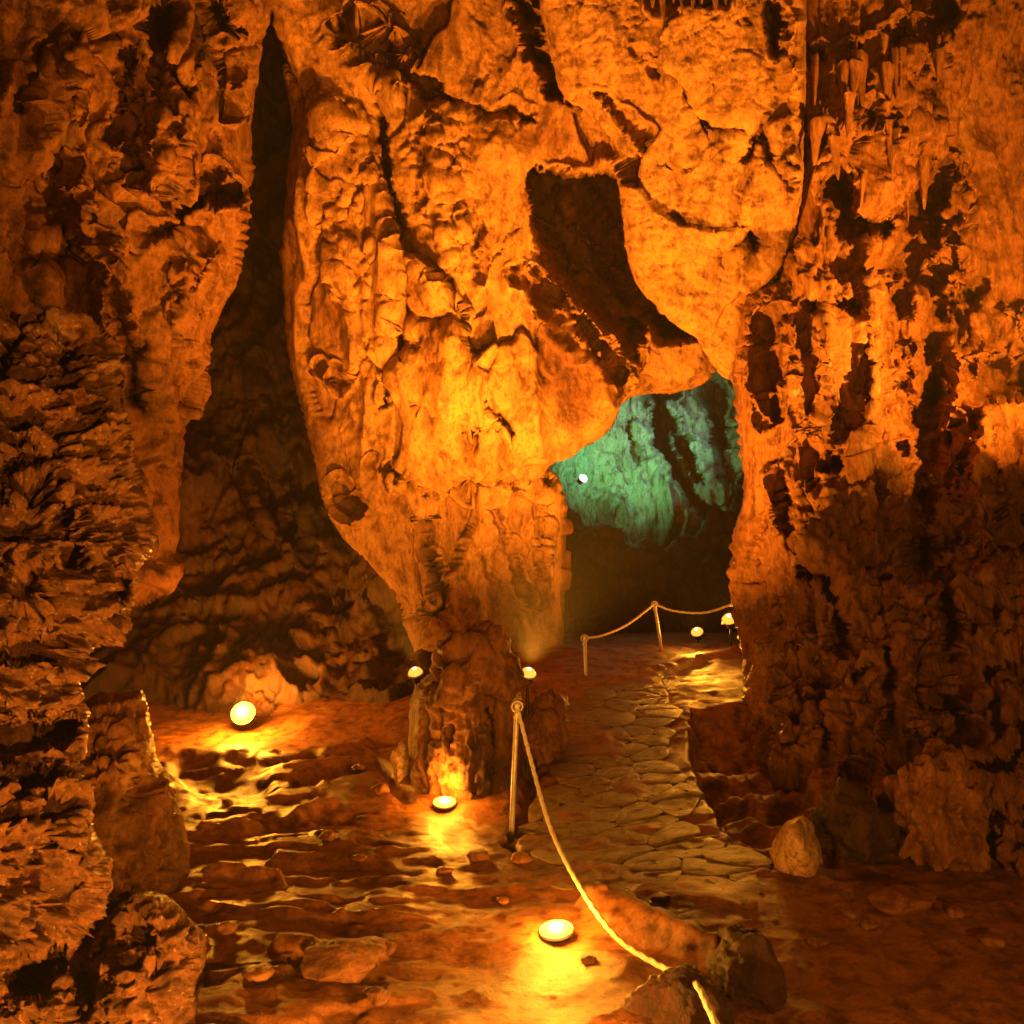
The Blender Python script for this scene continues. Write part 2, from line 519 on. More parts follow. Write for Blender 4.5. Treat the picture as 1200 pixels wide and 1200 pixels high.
left_d = rbf([(-200, -150, 5.5), (0, 100, 6.2), (0, 400, 6.0), (150, 100, 7.4), (150, 350, 7.6), (300, -150, 8.2), (290, 200, 8.2), (200, 460, 8.3),
              (100, 600, 7.5), (0, 700, 7.0), (-200, 700, 5.5)])
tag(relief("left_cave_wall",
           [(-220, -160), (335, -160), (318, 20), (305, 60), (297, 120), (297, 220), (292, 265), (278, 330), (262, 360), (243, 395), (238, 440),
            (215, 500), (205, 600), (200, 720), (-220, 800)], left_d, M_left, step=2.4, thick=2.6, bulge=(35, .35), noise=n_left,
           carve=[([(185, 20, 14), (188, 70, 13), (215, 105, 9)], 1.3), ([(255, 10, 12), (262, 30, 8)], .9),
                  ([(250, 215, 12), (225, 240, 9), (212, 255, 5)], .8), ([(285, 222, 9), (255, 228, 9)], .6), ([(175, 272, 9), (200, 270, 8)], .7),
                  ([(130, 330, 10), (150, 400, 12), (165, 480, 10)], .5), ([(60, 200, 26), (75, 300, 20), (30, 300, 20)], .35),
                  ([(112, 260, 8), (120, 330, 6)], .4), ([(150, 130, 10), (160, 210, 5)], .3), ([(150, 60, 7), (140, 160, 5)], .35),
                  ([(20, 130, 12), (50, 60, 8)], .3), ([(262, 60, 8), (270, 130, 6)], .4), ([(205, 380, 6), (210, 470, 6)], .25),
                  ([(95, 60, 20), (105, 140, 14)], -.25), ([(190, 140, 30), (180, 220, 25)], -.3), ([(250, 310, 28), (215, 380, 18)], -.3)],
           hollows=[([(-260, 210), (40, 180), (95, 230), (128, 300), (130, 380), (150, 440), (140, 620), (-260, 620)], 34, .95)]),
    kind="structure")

# central mass with the hanging slab
cen_d = rbf([(300, -150, 9.0), (360, 100, 9.4), (340, 400, 9.6), (420, 250, 9.1), (420, 480, 9.3), (520, 200, 8.8), (520, 420, 8.9), (600, 330, 8.7),
             (620, 500, 8.8), (560, 540, 9.1), (540, 570, 9.5), (640, 575, 9.7), (560, 700, 9.5), (660, 720, 9.7), (450, 650, 9.2), (470, 720, 8.9), (540, 850, 8.9),
             (700, 480, 9.2), (780, 430, 9.7), (830, 400, 9.7), (620, 60, 8.3), (700, -150, 7.9), (780, 100, 8.6), (760, 250, 9.2), (860, 200, 9.3),
             (860, 420, 9.9), (930, 0, 8.8), (930, 250, 9.3), (480, -150, 8.2), (720, 380, 9.3)])
slab_d = rbf([(650, -150, 7.5), (650, 60, 7.95), (730, 200, 8.25), (742, 300, 8.45), (858, 440, 8.6), (800, -150, 6.9), (800, 100, 7.6), (850, 250, 8.0), (930, -150, 7.2), (935, 100, 7.5), (930, 300, 8.0), (780, 340, 8.4)])


def n_slab(P, px, py):
    a, ea = facets(S(P, .7, .7, .5), 21, .3)
    c, ec = facets(S(P, 3.2, 3.2, 2.0), 22, .35)
    q = S(P, 1.0, 1.0, 1.0) @ np.array([[.66, 0, .75], [0, 1, 0], [-1.9, 0, 1.7]])
    q = q * 1.5 + .22 * np.stack([fbm(P * 3, 3)] * 3, -1)
    return (.20 * a - .03 * sstep(.03, 0, ea) + .016 * c + .06 * fbm(P * 1.2, 2) + .02 * ridged(q, 3) - .03 * sstep(.03, 0, np.abs(perlin(q + 3)))
            - .022 * sstep(.05, 0, np.abs(perlin(q * 2.1 + 13))) + .010 * fbm(P * 8, 4))


tag(relief("hanging_slab",
           [(622, -160), (632, 0), (645, 60), (656, 112), (690, 140), (716, 172), (733, 205), (738, 258), (746, 318), (778, 360), (815, 392), (840, 424), (857, 447), (868, 402), (873, 345), (912, 322), (938, 260),
            (945, 100), (950, -160)], slab_d, M_main, step=2.2, thick=1.0, bulge=(16, .16), noise=n_slab, warp=(5, 26), shrink=10,
           carve=[([(760, -10, 12), (800, 0, 14), (850, 0, 8)], .5), ([(905, 10, 8), (910, 60, 7)], .5), ([(740, 60, 3), (800, 100, 4), (850, 190, 3)], .16),
                  ([(700, 110, 3), (760, 170, 4), (810, 230, 3)], .16), ([(870, 150, 3), (820, 140, 3)], .2), ([(870, 190, 6), (890, 150, 8), (900, 180, 9)], .35),
                  ([(875, 270, 8), (885, 285, 10)], .5), ([(845, 300, 6), (875, 270, 5)], .2), ([(930, -100, 13), (932, 120, 12), (935, 220, 9)], -.3)]),
    "smooth orange slab hanging beside the dark hollow with its tip pointing down", "rock")
tag(relief("hanging_rock",
           [(320, -160), (318, 20), (330, 70), (345, 140), (336, 200), (332, 270), (336, 350), (345, 440), (362, 520), (378, 600), (402, 642), (440, 668), (478, 712),
            (498, 770), (490, 930), (700, 930), (676, 780), (668, 740), (672, 650), (669, 580), (655, 558), (632, 549), (680, 524), (716, 498), (734, 474), (770, 464), (800, 456),
            (828, 447), (842, 428), (858, 412), (868, 400), (872, 345), (912, 322), (938, 260), (945, 100), (950, -160)],
           cen_d, M_main, step=2.2, thick=2.6, bulge=(34, .45), noise=n_main, warp=(6, 26),
           carve=[([(445, 110, 5), (447, 160, 9), (462, 240, 6), (480, 290, 10), (478, 350, 13), (468, 410, 10), (447, 470, 5)], .75),
                  ([(395, 5, 22), (430, 50, 20), (480, 90, 16), (530, 118, 8), (600, 140, 6)], .45), ([(595, 130, 10), (625, 140, 9)], .6),
                  ([(610, 5, 8), (628, 55, 9), (645, 85, 13), (655, 112, 6)], .95), ([(625, 0, 9), (618, -30, 9)], .5),
                  ([(560, 240, 5), (562, 300, 6), (545, 345, 5), (500, 378, 7), (535, 375, 5)], .25), ([(505, 376, 10), (535, 374, 8)], .35),
                  ([(497, 410, 5), (530, 422, 6), (565, 428, 5)], .2), ([(590, 490, 13), (602, 505, 11)], .5), ([(500, 480, 5), (560, 498, 6)], .25),
                  ([(375, 430, 9), (392, 440, 6)], .3), ([(395, 580, 12), (410, 590, 12)], .6), ([(500, 570, 6), (502, 640, 6), (515, 700, 8)], .5),
                  ([(575, 600, 5), (600, 650, 5), (620, 700, 5)], .28), ([(545, 620, 4), (575, 680, 4)], .22), ([(640, 600, 4), (632, 700, 5)], .15),
                  ([(520, 690, 9), (510, 720, 10)], .5), ([(480, 560, 7), (430, 545, 5)], .25), ([(540, 562, 9), (640, 566, 10)], .35),
                  ([(640, 360, 10), (700, 420, 8), (735, 450, 7)], .25), ([(630, 320, 16), (690, 385, 14), (735, 440, 9)], .6), ([(655, 225, 9), (700, 290, 11), (740, 350, 8)], -.55), ([(690, 215, 8), (745, 300, 8)], -.4), ([(640, 260, 8), (690, 340, 10)], -.4), ([(600, 310, 8), (650, 370, 8)], .3), ([(400, 150, 24), (410, 330, 22)], -.25), ([(510, 160, 30), (520, 300, 30)], -.22)],
           hollows=[([(617, 193), (722, 203), (790, 240), (800, 330), (840, 385), (835, 405), (800, 402), (760, 388), (740, 436), (722, 408), (680, 365), (640, 330), (620, 270)], lambda x, y: 9 + 70 * sstep(0, 1, (y - 190 - 1.1 * (x - 590)) / 140), 3.0)]),
    "great orange hanging rock mass with a dark angular hollow above the passage", "rock")

# right column and wall
right_d = rbf([(930, -150, 7.7), (940, 100, 7.7), (1000, 150, 7.5), (1060, 150, 8.2), (1150, 200, 9.0), (1300, 100, 9), (1150, 380, 8.6), (1250, 350, 8.6),
               (880, 400, 8.2), (960, 400, 7.0), (1050, 400, 7.9), (860, 640, 8.2), (960, 640, 6.6), (1070, 600, 7.3), (1130, 520, 7.4), (1250, 520, 7.0),
               (880, 800, 7.4), (960, 800, 6.3), (1060, 780, 6.0), (1180, 750, 5.6), (900, 950, 6.0), (960, 960, 5.3), (1060, 950, 4.9), (1180, 950, 4.4),
               (1300, 1000, 4.0), (940, 1100, 5.0), (1100, 1150, 4.4), (1350, 1150, 3.6)])
tag(relief("right_rock_column",
           [(925, -160), (1400, -160), (1400, 1160), (950, 1160), (935, 1040), (905, 975), (880, 900), (868, 840), (872, 770), (858, 710), (857, 650), (872, 590), (868, 540),
            (858, 480), (854, 430), (866, 370), (880, 338), (915, 322), (935, 260)],
           right_d, M_flow, step=2.3, thick=2.4, bulge=(40, .5), noise=n_flow,
           carve=[([(1095, 215, 34), (1075, 300, 36), (1095, 380, 42), (1090, 450, 30)], 1.0), ([(1085, 470, 30), (1085, 560, 26), (1080, 650, 24)], .8),
                  ([(1120, 440, 22), (1200, 450, 26)], .9), ([(985, 210, 16), (990, 260, 14), (1040, 270, 12)], .9), ([(1010, 60, 12), (1010, 120, 10), (1030, 140, 10)], .9),
                  ([(1060, 40, 14), (1110, 20, 16), (1090, 0, 14)], 1.0), ([(930, 60, 9), (960, 65, 6)], .4), ([(960, 160, 7), (950, 168, 6)], .5), ([(1045, 140, 8), (1060, 138, 7)], .6),
                  ([(905, 360, 18), (895, 430, 22), (905, 480, 14)], .45), ([(945, 355, 9), (1000, 360, 8)], .4),
                  ([(950, 540, 12), (980, 545, 12)], .6), ([(905, 560, 6), (935, 660, 7), (985, 700, 8)], .35), ([(980, 720, 8), (985, 760, 8)], .45),
                  ([(1040, 760, 7), (1045, 850, 6)], .4), ([(1000, 790, 6), (1020, 780, 7)], .35), ([(990, 950, 22), (1000, 985, 18), (1040, 960, 16)], .5),
                  ([(1130, 270, 3), (1160, 268, 3)], .2), ([(1150, 330, 14), (1120, 400, 12)], .3), ([(960, 480, 22), (970, 540, 16)], -.15),
                  ([(980, 500, 30), (1050, 560, 30)], -.2), ([(970, 400, 14), (960, 500, 12)], -.15), ([(1110, 930, 40), (1130, 970, 34)], -.25),
                  ([(1180, 380, 24), (1200, 370, 24)], -.4), ([(930, 380, 10), (935, 520, 14)], -.2), ([(1020, 330, 14), (1030, 480, 16)], -.2), ([(1060, 700, 14), (1075, 860, 22)], -.2),
                  ([(900, 700, 14), (920, 860, 18)], -.22), ([(1150, 480, 18), (1150, 660, 22)], -.3), ([(1010, 860, 10), (1000, 930, 12)], .3), ([(1110, 700, 10), (1115, 860, 12)], .4), ([(960, 770, 8), (975, 900, 8)], .3)]),
    "dark brown flowstone column and knobbly wall right of the path", "rock column")

# left foreground crag
fore_d = rbf([(-150, 380, 3.3), (60, 400, 3.4), (150, 480, 3.6), (50, 600, 3.05), (175, 640, 3.4), (0, 760, 2.9), (120, 770, 3.2), (40, 860, 3.0), (60, 960, 2.75),
              (120, 1000, 2.95), (0, 1050, 2.6), (90, 1150, 2.8), (-150, 900, 2.4), (-150, 1300, 2.3)])
tag(relief("rough_rock_crag",
           [(-260, 300), (-60, 352), (40, 375), (85, 372), (130, 395), (145, 450), (150, 500), (163, 560), (184, 612), (182, 650), (160, 676), (156, 725), (112, 762), (92, 800),
            (108, 850), (100, 900), (112, 965), (132, 1000), (128, 1055), (100, 1100), (78, 1130), (92, 1160), (100, 1320), (-260, 1320)],
           fore_d, M_fore, step=1.7, thick=1.3, bulge=(30, .22), noise=n_fore, margin=14,
           carve=[([(-20, 860, 26), (40, 865, 22), (85, 850, 10)], .35), ([(-10, 1150, 40), (40, 1150, 30), (70, 1120, 16)], .35), ([(145, 690, 13), (135, 705, 8)], .3),
                  ([(75, 420, 12), (80, 440, 8)], .22), ([(80, 600, 13), (85, 650, 10)], .2), ([(20, 540, 14), (60, 535, 8)], .15), ([(30, 690, 14), (10, 700, 10)], .15),
                  ([(20, 925, 16), (50, 905, 12)], .2), ([(0, 770, 12), (70, 760, 8)], .18), ([(60, 950, 10), (58, 1010, 5)], .14), ([(20, 400, 20), (0, 420, 16)], .2)]),
    "rough crusted rock crag rising at the left beside the pool floor", "rock crag")


# ------------------------------------------------------------------ floor
flo = rbf([(x * 100, y * 100, z) for x, y, z in [
    (-6, 0, 0), (6, 0, 0), (0, 2, 0), (-1.2, 3, 0.02), (1.2, 3, 0.02), (0, 4, 0.0), (-2, 5, -.04), (0, 5.4, 0.0), (0.6, 5, .05), (2.0, 4.5, .12), (4, 4, .2),
    (-3, 7.5, 0.02), (-5, 6, 0.0), (-1, 7.5, .1), (0.7, 6.5, .2), (1.3, 6.3, .22), (1.0, 7.5, .38), (0.4, 8.5, .52), (1.6, 8.5, .52), (2.3, 9.6, .66), (0.6, 9.6, .70),
    (-.5, 9.5, .65), (1.0, 10.5, .72), (2.5, 11, .74), (-3, 9.5, .25), (-6, 10, .3), (4, 9, .7), (1.5, 14, .5), (-5, 14, .5), (5, 14, .6)]])


def floor_z(x, y):
    return flo(np.asarray(x) * 100, np.asarray(y) * 100)


dep = [0.9]
while dep[-1] < 14.5:
    dep.append(dep[-1] * 1.0036 + 0.0015)
dep = np.array(dep)
fx = np.arange(-420, 1650, 3.2)
DX, DD = np.meshgrid(fx, dep)
FX = (DX - 600) / 1000 * DD; FY = DD
FZ = floor_z(FX, FY)
P = np.stack([FX, FY, FZ], -1)
qx, qy, _ = to_px(P)
near = (DD > 1.6)
qw = fbm(np.stack([qx / 40, qy / 14, 0 * qx], -1), 3)
wqx, wqy = qx + 9 * qw, qy + 5 * fbm(np.stack([qx / 50, qy / 20, 5 + 0 * qx], -1), 3)
leftw = sstep(560, 420, qx) * sstep(1180, 1000, qy * 0 + 900) * sstep(860, 900, qy)
FZ = FZ + 0.035 * fbm(S(P, 1.5), 3) + 0.012 * ridged(S(P, 2.2, 3.6, 1), 3) + 0.004 * fbm(S(P, 9), 3)
# rimstone terraces of the pool
FZ = FZ + leftw * 0.026 * (sstep(-.1, .05, fbm(S(P, 1.1, 2.6, 1) + 4, 3)) + .7 * sstep(.15, .25, fbm(S(P, 1.5, 3.4, 1) + 14, 3)))
for pts, a in [([(215, 905, 18), (300, 925, 22), (270, 940, 14)], -.10), ([(180, 880, 10), (330, 890, 8), (430, 880, 8)], .06),
               ([(345, 920, 8), (440, 895, 10), (470, 930, 16)], -.08), ([(235, 975, 7), (330, 965, 6), (385, 950, 5)], .05),
               ([(240, 1030, 6), (330, 1035, 7)], .05), ([(330, 1120, 14), (440, 1115, 14)], .06), ([(250, 1145, 8), (340, 1145, 8)], .04),
               ([(625, 850, 16), (618, 930, 14), (600, 990, 10)], -.12),
               ([(700, 1060, 22), (770, 1090, 22), (840, 1130, 16)], .10), ([(590, 790, 10), (700, 800, 9), (870, 760, 6)], .05)]:
    FZ = FZ + a * stroke(wqx, wqy, pts) * near
hs, _, _ = poly_sdf(wqx, qy + .5 * (wqy - qy), [(812, 832), (806, 880), (826, 940), (868, 1000), (905, 1022), (985, 1015), (960, 940), (930, 860), (900, 820)])
FZ = FZ - .20 * sstep(-2, 9, -hs) * near * (1 + .5 * fbm(S(P, 4), 3))
P = np.stack([FX, FY, FZ], -1)
tag(link("cave_floor", grid_mesh("cave_floor", P[::-1], np.ones(P.shape[:2], bool)), None, M_floor), kind="structure")
FLOOR = (FZ, dep, fx)


def ground(x, y):
    i = int(np.clip(np.searchsorted(dep, y), 0, len(dep) - 1)); j = int(np.clip(np.searchsorted(fx, x / y * 1000 + 600), 0, len(fx) - 1))
    return float(FZ[i, j])


def on_floor(px, py):
    """where the view ray through a photo pixel meets the floor"""
    lo, hi = 1.2, 14.0
    for d in np.arange(1.5, 14, 0.02):
        p = at(px, py, d)
        if p[2] <= ground(p[0], p[1]):
            return p
    return at(px, py, 10)


# ------------------------------------------------------------------ paved path: one object per flagstone
rnd = random.Random(5)
path_px = [(672, 830), (650, 890), (632, 960), (640, 1020), (720, 1075), (860, 1090), (880, 1030), (835, 975), (802, 915), (795, 850), (800, 800), (700, 800)]
path_w = [tuple(on_floor(*p)[:2]) for p in path_px]
bed = empty("stone_path", (0, 0, 0)); tag(bed, kind="structure")


def inside(p, poly):
    c = False
    for i in range(len(poly)):
        a, b = poly[i], poly[i - 1]
        if (a[1] > p[1]) != (b[1] > p[1]) and p[0] < (b[0] - a[0]) * (p[1] - a[1]) / (b[1] - a[1]) + a[0]:
            c = not c
    return c


seeds = []
ys = [p[1] for p in path_w]; xs = [p[0] for p in path_w]
y = min(ys); row = 0
while y < max(ys):
    x = min(xs) - (row % 2) * 0.2
    while x < max(xs):
        seeds.append((x + rnd.uniform(-.22, .22), y + rnd.uniform(-.075, .075))); x += 0.40
    y += 0.145; row += 1


def cell(i):
    s = seeds[i]
    poly = [(s[0] - .6, s[1] - .4), (s[0] + .6, s[1] - .4), (s[0] + .6, s[1] + .4), (s[0] - .6, s[1] + .4)]
    for j, t in enumerate(seeds):
        if j == i or abs(t[0] - s[0]) > 1.1 or abs(t[1] - s[1]) > .8: continue
        mx, my = (s[0] + t[0]) / 2, (s[1] + t[1]) / 2; nx, ny = t[0] - s[0], t[1] - s[1]
        out = []
        for k in range(len(poly)):
            a, b = poly[k - 1], poly[k]
            da = (a[0] - mx) * nx + (a[1] - my) * ny; db = (b[0] - mx) * nx + (b[1] - my) * ny
            if (da <= 0) != (db <= 0):
                u = da / (da - db); out.append((a[0] + u * (b[0] - a[0]), a[1] + u * (b[1] - a[1])))
            if db <= 0: out.append(b)
        poly = out
        if len(poly) < 3: return None
    return poly


for i, s in enumerate(seeds):
    if not inside(s, path_w): continue
    poly = cell(i)
    if not poly: continue
    poly = smooth_poly(poly, 1)
    z0 = float(floor_z(s[0], s[1])); tx, ty = rnd.uniform(-.01, .01), rnd.uniform(-.018, .018); h = rnd.uniform(0.006, 0.013)
    bm = bmesh.new(); rings = []
    for sc, zz in ((1.0, -0.05), (0.998, h * .85), (0.965, h), (0.45, h + rnd.uniform(-.006, .006))):
        ring = []
        for (x, y) in poly:
            X = s[0] + (x - s[0]) * sc; Y = s[1] + (y - s[1]) * sc
            ring.append(bm.verts.new((X - s[0], Y - s[1], float(floor_z(X, Y)) - z0 + zz + tx * (X - s[0]) + ty * (Y - s[1]) + rnd.uniform(-.006, .006) * (sc < .95))))
        rings.append(ring)
    n = len(poly)
    for a, b in zip(rings[:-1], rings[1:]):
        for k in range(n): bm.faces.new((a[k], a[(k + 1) % n], b[(k + 1) % n], b[k]))
    bm.faces.new(rings[-1])
    bm.normal_update()
    for f in bm.faces: f.smooth = True
    me = bpy.data.meshes.new("paving_stone"); bm.to_mesh(me); bm.free()
    o = link("paving_stone", me, bed, M_path); o.location = (s[0], s[1], z0)

# ------------------------------------------------------------------ free standing rocks
st_d = rbf([(490, 700, 6.3), (610, 700, 6.3), (545, 720, 6.0), (545, 800, 5.75), (545, 900, 5.7), (490, 960, 6.0), (610, 960, 6.0), (545, 1000, 5.7)])
tag(relief("stalagmite_stump", [(480, 990), (478, 900), (479, 830), (488, 800), (515, 780), (550, 774), (590, 780), (608, 800), (613, 850), (614, 920), (616, 990), (560, 1005)],
           st_d, M_left, step=1.6, thick=.8, bulge=(60, .5), noise=n_stump, margin=12, shrink=12,
           carve=[([(575, 830, 5), (580, 950, 6)], .12), ([(530, 850, 4), (526, 940, 4)], .08), ([(552, 860, 3), (556, 930, 4)], .07)]),
    "broad fluted stalagmite stump standing between two amber lamps", "stalagmite")


def rock(px, py, w, h, dp, mat, label, seed, d=None, lift=0.0, sub=5, cat="boulder", name="boulder", rough=.22, rz=0, facets=7, fine=.05, group=None):
    """a loose rock whose foot shows at (px,py), w x h photo pixels"""
    p = on_floor(px, py) if d is None else at(px, py, d)
    dd = to_px(p[None])[2][0]
    sx, sz, sy = w * dd / 2000, h * dd / 1000, dp
    o = boulder(name, (p[0], p[1] + sy * .5, p[2] + sz * 0.40 + lift), (sx * 1.05, sy, sz * .62), mat, seed, sub, rough, rz, facets, fine=fine)
    return tag(o, label, cat, group)


rock(553, 822, 112, 92, .22, M_left, "knobbly brown boulder on top of the stalagmite stump", 3, d=5.85, rough=.35, fine=.08)
rock(640, 895, 66, 82, .25, M_left, "dark pitted boulder beside the path just right of the stump", 11, d=6.5, rough=.35, fine=.08)
tb_d = rbf([(100, 820, 4.3), (180, 820, 4.5), (140, 900, 4.0), (120, 1050, 3.9), (215, 960, 4.3), (200, 1080, 4.1)])
tag(relief("boulder", [(80, 850), (96, 822), (118, 810), (150, 812), (170, 806), (178, 850), (186, 890), (204, 920), (216, 960), (226, 1010), (214, 1060), (150, 1120), (60, 1120)],
           tb_d, M_left, step=2.0, thick=.9, bulge=(40, .35), noise=lambda P, x, y: .5 * n_fore(P * .8, x, y), shrink=14), "tall brown boulder standing behind the rough crag at the left", "boulder", None)
lb_d = rbf([(90, 1150, 3.0), (170, 1060, 3.0), (240, 1120, 3.05), (160, 1150, 2.75), (150, 1300, 2.6), (240, 1300, 2.8)])
tag(relief("boulder", [(70, 1180), (100, 1110), (128, 1062), (165, 1042), (200, 1050), (226, 1078), (244, 1100), (243, 1135), (232, 1165), (238, 1210), (232, 1330), (60, 1330)],
           lb_d, M_fore, step=1.7, thick=.8, bulge=(40, .28), noise=lambda P, x, y: .55 * n_fore(P, x, y), shrink=14,
           carve=[([(110, 1170, 26), (120, 1120, 18)], .2), ([(170, 1095, 14), (180, 1110, 10)], .14)]), "low crusted boulder in the lower left corner under the crag", "boulder", None)
rock(938, 1022, 60, 62, .16, M_stone, "pale triangular stone leaning at the foot of the right column", 37, rough=.12, facets=10, fine=.02, cat="stone", name="stone")
rock(468, 915, 24, 44, .08, M_stone, "small pale upright stone left of the stalagmite stump", 41, rough=.12, fine=.02, sub=4, cat="stone", name="stone")
rock(1068, 1072, 80, 26, .12, M_floor, "low flat stone on the mud floor below the right wall", 43, rough=.12, fine=.03, sub=4, cat="stone", name="stone")
rock(888, 1185, 88, 84, .16, M_dark, "round dark boulder under the end of the rope", 47, rough=.25, fine=.06)
rock(800, 1225, 110, 72, .14, M_dark, "low dark boulder at the bottom edge below the rope", 49, rough=.25, fine=.06)
rock(392, 1150, 112, 30, .16, M_left, "wide flat brown slab lying in the shallow pool floor", 53, rough=.15, facets=10, fine=.03, cat="stone", name="stone_slab")
rock(1000, 1010, 90, 80, .22, M_dark, "dark low boulder tucked under the right rock column", 57, rough=.3, fine=.08)
rock(1120, 1020, 130, 130, .3, M_flow, "large lit knobbly boulder at the foot of the right wall", 59, rough=.35, fine=.12, sub=6)

# small loose stones over the floor
spots = [(455, 1120, 22, 12), (300, 1150, 34, 14), (265, 1095, 24, 13), (705, 1045, 20, 8), (775, 1058, 26, 9), (1020, 1090, 22, 9), (960, 1110, 26, 10), (420, 1010, 18, 7), (385, 985, 22, 9),
         (560, 1010, 30, 11), (610, 1012, 26, 10), (520, 1025, 20, 8), (440, 1175, 30, 10), (590, 1060, 16, 7), (1120, 1075, 24, 10), (880, 1065, 20, 8), (445, 930, 24, 12), (420, 905, 20, 10), (690, 1130, 18, 8), (1165, 1110, 30, 12)]
where = ["brown stone beside the right end of the wide flat slab", "flat brown stone just above the wide flat slab", "brown stone by the corner boulder in the pool floor", "small flat stone under the middle of the sagging rope",
         "brown stone on the lit bank right of the rope", "low stone on the mud left of the flat stone at the right wall", "low brown stone on the bare mud between rope and right wall", "small stone in the middle of the pool floor",
         "brown stone in the bright streaks of the pool floor", "brown stone at the foot of the nearest rope post", "low stone on the mud just right of the nearest post", "small stone in front of the lamp at the stump base",
         "brown stone at the bottom edge right of the wide flat slab", "tiny stone between the stump and the sunken lamp", "brown stone in front of the flat stone at the right wall", "small stone at the near end of the paved path",
         "brown stone just left of the stump on the pool edge", "small stone on the pool edge behind the pale upright stone", "small stone between the rope and the sunken lamp", "brown stone on the mud at the right edge of the frame"]
for i, (px, py, w, h) in enumerate(spots):
    rock(px, py, w, h, w * .004 * .5, M_floor if i % 3 else M_left, where[i], 70 + i, sub=3, cat="stone", name="stone", group="small stones scattered on the cave floor")


# ------------------------------------------------------------------ stalactites
def stalactite(p, L, r, seed, label, mat=M_flow, group="small stalactites hanging from the right wall"):
    n, k = 14, 12
    rs = np.random.RandomState(seed)
    V, Q = [], []
    bx, by = rs.uniform(-.03, .03, 2)
    for i in range(n + 1):
        t = i / n
        rr = r * ((1 - t) ** .75 * .92 + .08) * (1 + .18 * math.sin(7 * t + seed) * (1 - t))
        for j in range(k):
            a = 2 * math.pi * j / k
            w = 1 + .22 * math.sin(3 * a + seed + 3 * t) + rs.uniform(-.07, .07)
            V.append((rr * w * math.cos(a) + bx * t, rr * w * math.sin(a) + by * t, 0.12 - t * (L + .12)))
    for i in range(n):
        for j in range(k):
            Q.append((i * k + j, (i + 1) * k + j, (i + 1) * k + (j + 1) % k, i * k + (j + 1) % k))
    o = link("stalactite", np_mesh("stalactite", np.array(V), np.array(Q)), None, mat)
    o.location = p
    return tag(o, label, "stalactite", group)


ORD = "first second third fourth fifth sixth seventh eighth ninth tenth eleventh twelfth thirteenth fourteenth fifteenth sixteenth".split()
rs = random.Random(3)
fringe = []
for i in range(22):
    px = rs.choice([960, 985, 1012, 1035, 1060, 1090]) + rs.uniform(-13, 13)
    py = 150 + rs.uniform(-80, 70)
    d = float(right_d(px, py)) - .05
    fringe.append((px, py, d, rs.uniform(.10, .42), rs.uniform(.03, .07)))
fringe.sort(key=lambda f: f[0])
up = [f for f in fringe if f[1] < 150]; lo = [f for f in fringe if f[1] >= 150]
for row, word in ((up, "upper"), (lo, "lower")):
    for k, (px, py, d, L, r) in enumerate(row):
        stalactite(at(px, py, d), L, r, int(px), "%s stalactite of the right wall, %s from the left in the %s fringe" % ("long slender" if L > .28 else "short stubby", ORD[k], word))
for i in range(10):
    px = 752 + i * 12 + rs.uniform(-3, 3)
    stalactite(at(px, -22 + rs.uniform(-8, 8), 7.1), rs.uniform(.15, .36), rs.uniform(.03, .06), 90 + i, "short dark stalactite at the top of the slab, %s from the left" % ORD[i], M_left, "stalactites at the top of the hanging slab")


# ------------------------------------------------------------------ lamps
def lathe(name, prof, mat, parent, k=20):
    V, Q = [], []
    for (r, z) in prof:
        for j in range(k):
            a = 2 * math.pi * j / k; V.append((r * math.cos(a), r * math.sin(a), z))
    for i in range(len(prof) - 1):
        for j in range(k):
            Q.append((i * k + j, i * k + (j + 1) % k, (i + 1) * k + (j + 1) % k, (i + 1) * k + j))
    return link(name, np_mesh(name, np.array(V), np.array(Q)), parent, mat)


def box(name, size, loc, mat, parent):
    bm = bmesh.new(); bmesh.ops.create_cube(bm, size=1)
    bmesh.ops.scale(bm, vec=size, verts=bm.verts); bmesh.ops.translate(bm, vec=loc, verts=bm.verts)
    bmesh.ops.bevel(bm, geom=list(bm.edges), offset=min(size) * .2, segments=2, affect="EDGES")
    me = bpy.data.meshes.new(name); bm.to_mesh(me); bm.free()
    return link(name, me, parent, mat)


